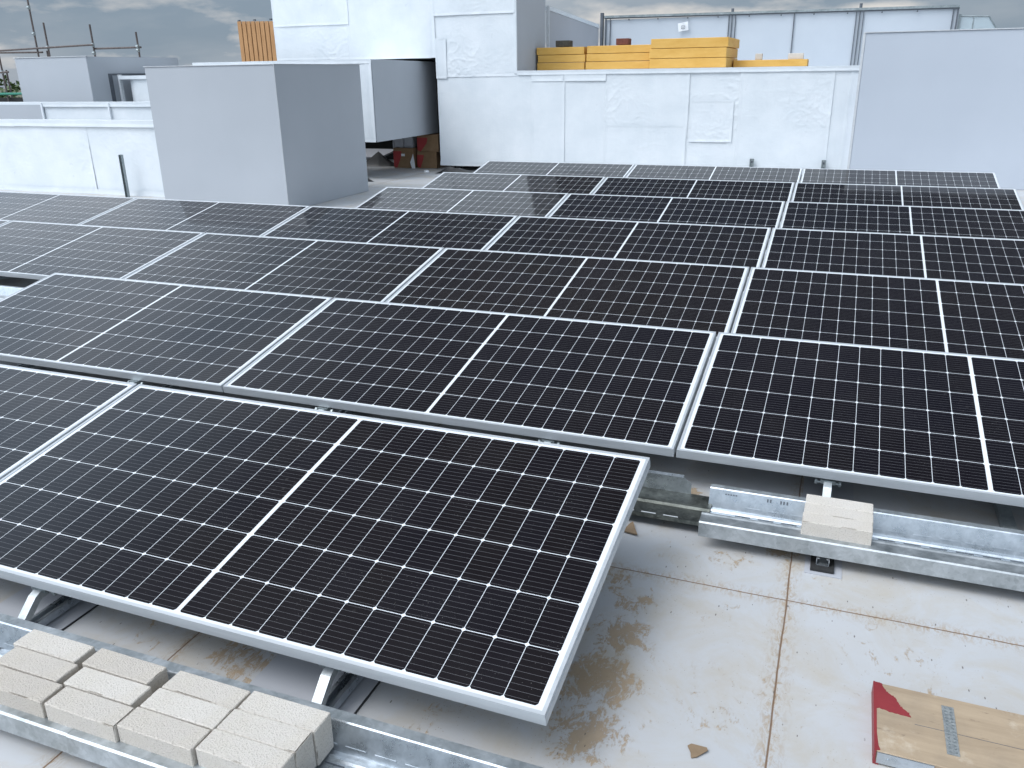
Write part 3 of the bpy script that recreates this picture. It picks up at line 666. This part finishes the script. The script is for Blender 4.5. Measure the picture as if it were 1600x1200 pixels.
g = MB(); g.box(-.012, .012, 0, .03, 0, .6); o = g.build('pale_post', M_patch); o.location = (-3.72, 11.9, 0); tag(o, 'thin pale post standing left of the cartons', 'post')
def rag(name, pts, x, y, lab, h=.1, seed=1):
    g = MB()
    def fn(u, v):
        a = u*2*math.pi; rr_ = v
        k = len(pts); f = u*k; i = int(f) % k; fr = f-int(f); p = Vector(pts[i]).lerp(Vector(pts[(i+1) % k]), fr)
        z = h*(1-v)**1.3 + .02*noise.noise(Vector((p.x*v*9, p.y*v*9, seed)))*(1-v) + .002
        return (p.x*v, p.y*v, z)
    g.grid(24, 8, fn); o = g.build(name, M_black); o.location = (x, y, 0.002); return tag(o, lab, 'plastic sheet')
rag('black_rag', [(-.3, -.12), (.05, -.14), (.28, -.02), (.05, .16), (-.3, .2)], -3.22, 9.85, 'crumpled black sheet lying at the foot of the big grey box', .16, 2)
rag('black_plastic', [(-.4, -.1), (.0, -.12), (.3, -.0), (.3, .2), (-.3, .2)], -4.0, 11.85, 'crumpled black plastic in front of the dark opening', .25, 5)
rag('black_cloth', [(-.25, -.08), (.1, -.14), (.6, -.05), (.6, .2), (-.2, .1)], -2.3, 11.15, 'black cloth bundled below the left corner of the white wall', .1, 9)
g = MB(); g.tube((0, 0, 0), (0, 0, .03), .05, 9, .035); o = g.build('paper_cup', M_white); o.location = (-2.75, 11.2, .001); tag(o, 'small white litter piece on the floor before the cartons', 'litter')

# yellow insulation boards on the plant wall
def ystack(x0, x1, y0, y1, n, h, lab, skew=0, z=1.542):
    for k in range(n):
        t = MB(); dx = random.uniform(-.015, .015); t.box(x0+dx, x1+dx, y0, y1, z+k*h, z+(k+1)*h-.006); t.bevel(.006, 1)
        o = t.build('insulation_board', M_yel); tag(o, lab.format(('bottom', 'second', 'third', 'fourth')[k] if k < n-1 else 'topmost'), 'insulation board', 'yellow insulation boards')
ystack(-1.20, -.40, 12.3, 12.75, 3, .116, 'yellow insulation board, {} of the left stack next to the tower')
ystack(-.37, .66, 12.28, 12.8, 3, .118, 'yellow insulation board, {} of the middle stack')
ystack(.72, 1.86, 11.95, 13.3, 3, .140, 'yellow insulation board, {} of the tallest stack')
ystack(1.90, 2.98, 12.6, 13.0, 1, .105, 'thin yellow insulation board, {} lying alone right of the stacks')
for x, y, z, m, w_, lab in ((-.92, 12.4, 1.892, M_darkblock, .23, 'dark block weighing down the left yellow stack'), (.08, 12.4, 1.898, M_redblock, .2, 'dark red brick lying on the middle yellow stack')):
    g = MB(); g.box(0, w_, 0, .2, 0, .095); g.bm.verts.ensure_lookup_table(); g.bevel(.006, 1); o = g.build('weight_brick', m); o.location = (x, y, z); tag(o, lab, 'brick')
for x, w_, h, lab in ((2.20, .10, .09, 'small pale upright block on the thin yellow board'), (2.68, .22, .085, 'pale flat block near right end of the thin yellow board')):
    g = MB(); g.box(0, w_, 0, .1, 0, h); g.bevel(.004, 1); o = g.build('pale_block', M_brick); o.location = (x, 12.65, 1.642); tag(o, lab, 'block')

# angled pale wall and cladding screen behind
t = empty('sloped_screen', (0, 0, 1.53), 'pale screen wall with sloping white coping between tower and cladding screen', 'wall')
def quad_wall(g, p0, p1, a0, a1, h0, h1, th=.05):
    d = Vector((p1[0]-p0[0], p1[1]-p0[1], 0)).normalized(); n = Vector((d.y, -d.x, 0))*th
    v = []
    for off in (Vector((0, 0, 0)), n):
        for p, h in ((p0, a0), (p1, a1), (p1, h1), (p0, h0)): v.append(g.bm.verts.new(Vector((p[0], p[1], h)) - off))
    for f in ((0, 1, 2, 3), (7, 6, 5, 4), (0, 4, 5, 1), (1, 5, 6, 2), (2, 6, 7, 3), (3, 7, 4, 0)): g.bm.faces.new([v[i] for i in f])
PA, PB = (-1.25, 13.05), (-1.16, 15.85)
g = MB(); quad_wall(g, PA, PB, 0, 0, .95, .78); g.build('panel', M_patch, t)
g = MB(); quad_wall(g, (PA[0]+.014, PA[1]), (PB[0]+.014, PB[1]), .951, .781, 1.01, .845, .1); g.build('coping', M_film, t)
g = MB(); g.box(-1.262, -1.222, 12.95, 13.0, 0, 1.02); g.build('post', M_edge, t)
t = empty('cladding_screen', (-1.08, 16.0, 1.53), 'long pale panelled screen with dark vertical joints and metal top rail, upper right', 'screen')
LW = 6.29
g = MB(); g.box(0, LW, 0, .08, 0, .93); g.build('panel', M_panelw, t)
g = MB(); g.prism([(-.0, .965), (LW, .925), (LW, .965), (0, 1.005)], -.05, .1, 'y'); g.build('top_rail', M_galv_dull, t)
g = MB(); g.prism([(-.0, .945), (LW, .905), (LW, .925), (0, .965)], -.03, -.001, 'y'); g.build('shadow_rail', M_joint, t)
for x, w_ in ((.03, .03), (.12, .015), (2.41, .018), (2.465, .028), (2.53, .018), (3.58, .022), (4.64, .018), (4.70, .028), (4.76, .018), (6.20, .018), (6.27, .035)):
    g = MB(); g.box(x-w_*.36, x+w_*.36, -.03, -.001, 0, .943-.0065*x); g.build('joint_profile', M_joint, t)
g = MB(); g.box(-.08, -.03, -.04, .06, -.0, 1.06); g.build('end_post', M_joint, t)
for k in range(10):
    x = .5+k*.57; g = MB(); g.tube((x, -.06, .92-k*.0036), (x, -.03, .92-k*.0036), .014, 8); g.build('bolt', M_joint, t)
for x in (2.465, 4.70): g = MB(); g.tube((x, 0, .98), (x, 0, 1.05), .025, 8); g.build('rail_joint', M_joint, t)
# paper notice stuck on the screen
t2 = empty('paper_notice', (.40, 15.96, 2.20), 'small crumpled white notice taped to the pale screen above the boards', 'notice')
g = MB(); g.grid(12, 8, lambda u, v: (u*.19-.02*v, -.010*math.sin(u*7+v*3)-.012, v*.15+.03*u)); g.build('paper', M_white, t2)
g = MB()
g.box(.05, .12, -.030, -.028, .05, .058); g.box(.05, .12, -.030, -.028, .10, .108); g.box(.05, .057, -.030, -.028, .058, .10); g.box(.113, .12, -.030, -.028, .058, .10); g.box(.07, .10, -.030, -.028, .074, .084); g.build('marks', M_joint, t2)
t = empty('clear_sheet_panel', (5.24, 16.05, 1.85), 'clear plastic sheet in a metal frame beyond right end of the panelled screen', 'panel')
g = MB(); g.prism([(0, 0), (.78, 0), (.45, .45), (0, .47)], 0, .02, 'y'); g.build('sheet', M_clear, t)
g = MB(); g.box(-.02, .02, -.02, 0, 0, .5); g.tube((0, 0, .47), (.45, 0, .45), .012, 8); g.tube((.45, 0, .45), (.78, 0, 0), .012, 8); g.tube((.22, 0, .0), (.22, 0, .46), .008, 8); g.build('frame', M_galv_dull, t)

# timber slatted enclosure
t = empty('timber_enclosure', (-12.98, 20, 0), 'cedar slatted enclosure standing behind and left of the white tower', 'enclosure')
g = MB()
for k in range(14): g.box(k*.155, k*.155+.125, 0, .03, .2, 2.99 - .004*k)
g.build('slats', M_timber, t)
g = MB(); g.box(0, 2.15, .05, 1.6, 0, 2.93); g.build('backing', simple('dark_stained_timber', (.08, .04, .02), (.12, .06, .03), 4, .8), t)
for x in (.02, .55, 1.1, 1.6): g = MB(); g.box(x, x+.06, .0, .06, 2.99, 3.03); g.build('fixing', M_joint, t)

# scaffolding
t = empty('scaffold', (-18.5, 18, 0), 'rusty tube scaffold with green netting behind the parapets at the far left', 'scaffold')
def std(x, z1, z0=-3, y=0, lean=0, cps=()):
    g = MB(); g.tube((x, y, z0), (x+lean, y, z1), .025, 10); s = g.build('standard', M_tube, t)
    for z in cps: 
        g = MB(); g.tube((x-.035, y-.02, z), (x+.035, y-.02, z), .04, 8); g.tube((x, y, z-.05), (x, y, z+.05), .036, 8); g.build('coupler', M_galv_dull, s)
std(-.07, 5, cps=(3.45, 2.76)); std(.36, 3.04, y=.0, cps=(2.38,)); std(.18, 2.30, y=.1)
std(2.07, 2.94, cps=(2.41, 2.2)); std(3.67, 2.70, cps=(2.33, 2.24)); std(-1.65, 2.2, cps=(1.74,)); std(-1.6, 1.8, z0=-3, y=.1)
for a, b, y in (((-3, 2.30), (2.1, 2.41), -.05), ((2.05, 2.31), (3.72, 2.31), .05), ((-3, 2.30), (.0, 2.26), .1), ((-3, 1.70), (-1.35, 1.74), -.05)):
    g = MB(); g.tube((a[0], y, a[1]), (b[0], y, b[1]), .026, 10); g.build('ledger', M_tube, t)
g = MB(); g.tube((-3, -.08, 1.12), (-.9, -.08, 1.13), .035, 10); g.build('green_sleeve', M_green, t)
g = MB(); g.box(-3, -.9, .06, .10, .2, 1.02); g.build('toe_board', M_dark, t)

# trees beyond the roof edge
def tree(x, y, h, r, seed, lab):
    rr = random.Random(seed); t = empty('tree', (x, y, -14), lab, 'tree', 'trees beyond the roof')
    g = MB(); g.tube((0, 0, 0), (0, 0, h*.7), .35, 10, .15)
    for k in range(7):
        a = rr.uniform(0, 6.28); z = h*rr.uniform(.4, .65); g.tube((0, 0, z), (math.cos(a)*r*.7, math.sin(a)*r*.7, z+h*.2), .12, 6, .04)
    g.build('trunk', M_bark, t)
    g = MB(); cl = [(rr.gauss(0, r*.45), rr.gauss(0, r*.45), h*.74+rr.uniform(-1, 1)*h*.2, rr.uniform(.5, 1.3)) for _ in range(38)]
    for cx_, cy2, cz_, cr in cl:
        for _ in range(90):
            d = Vector((rr.gauss(0, 1), rr.gauss(0, 1), rr.gauss(0, .8))).normalized()*cr*rr.uniform(.6, 1.05)
            c = Vector((cx_, cy2, cz_))+d; u = Vector((rr.gauss(0, 1), rr.gauss(0, 1), rr.gauss(0, 1))).normalized()*.16; v = u.orthogonal().normalized()*.11
            g.bm.faces.new([g.bm.verts.new(c+u), g.bm.verts.new(c+v), g.bm.verts.new(c-u), g.bm.verts.new(c-v)])
    g.build('crown', M_leaf, t)
tree(-42.5, 34.5, 16.4, 3.2, 1, 'dark green tree behind the scaffold, nearest the grey box')
tree(-47, 36, 17.0, 3.4, 2, 'dark green tree behind the scaffold at the left photo edge')
tree(16.5, 16, 17.5, 3.2, 4, 'green tree beyond the right edge of the roof')

sc.render.engine = 'CYCLES'
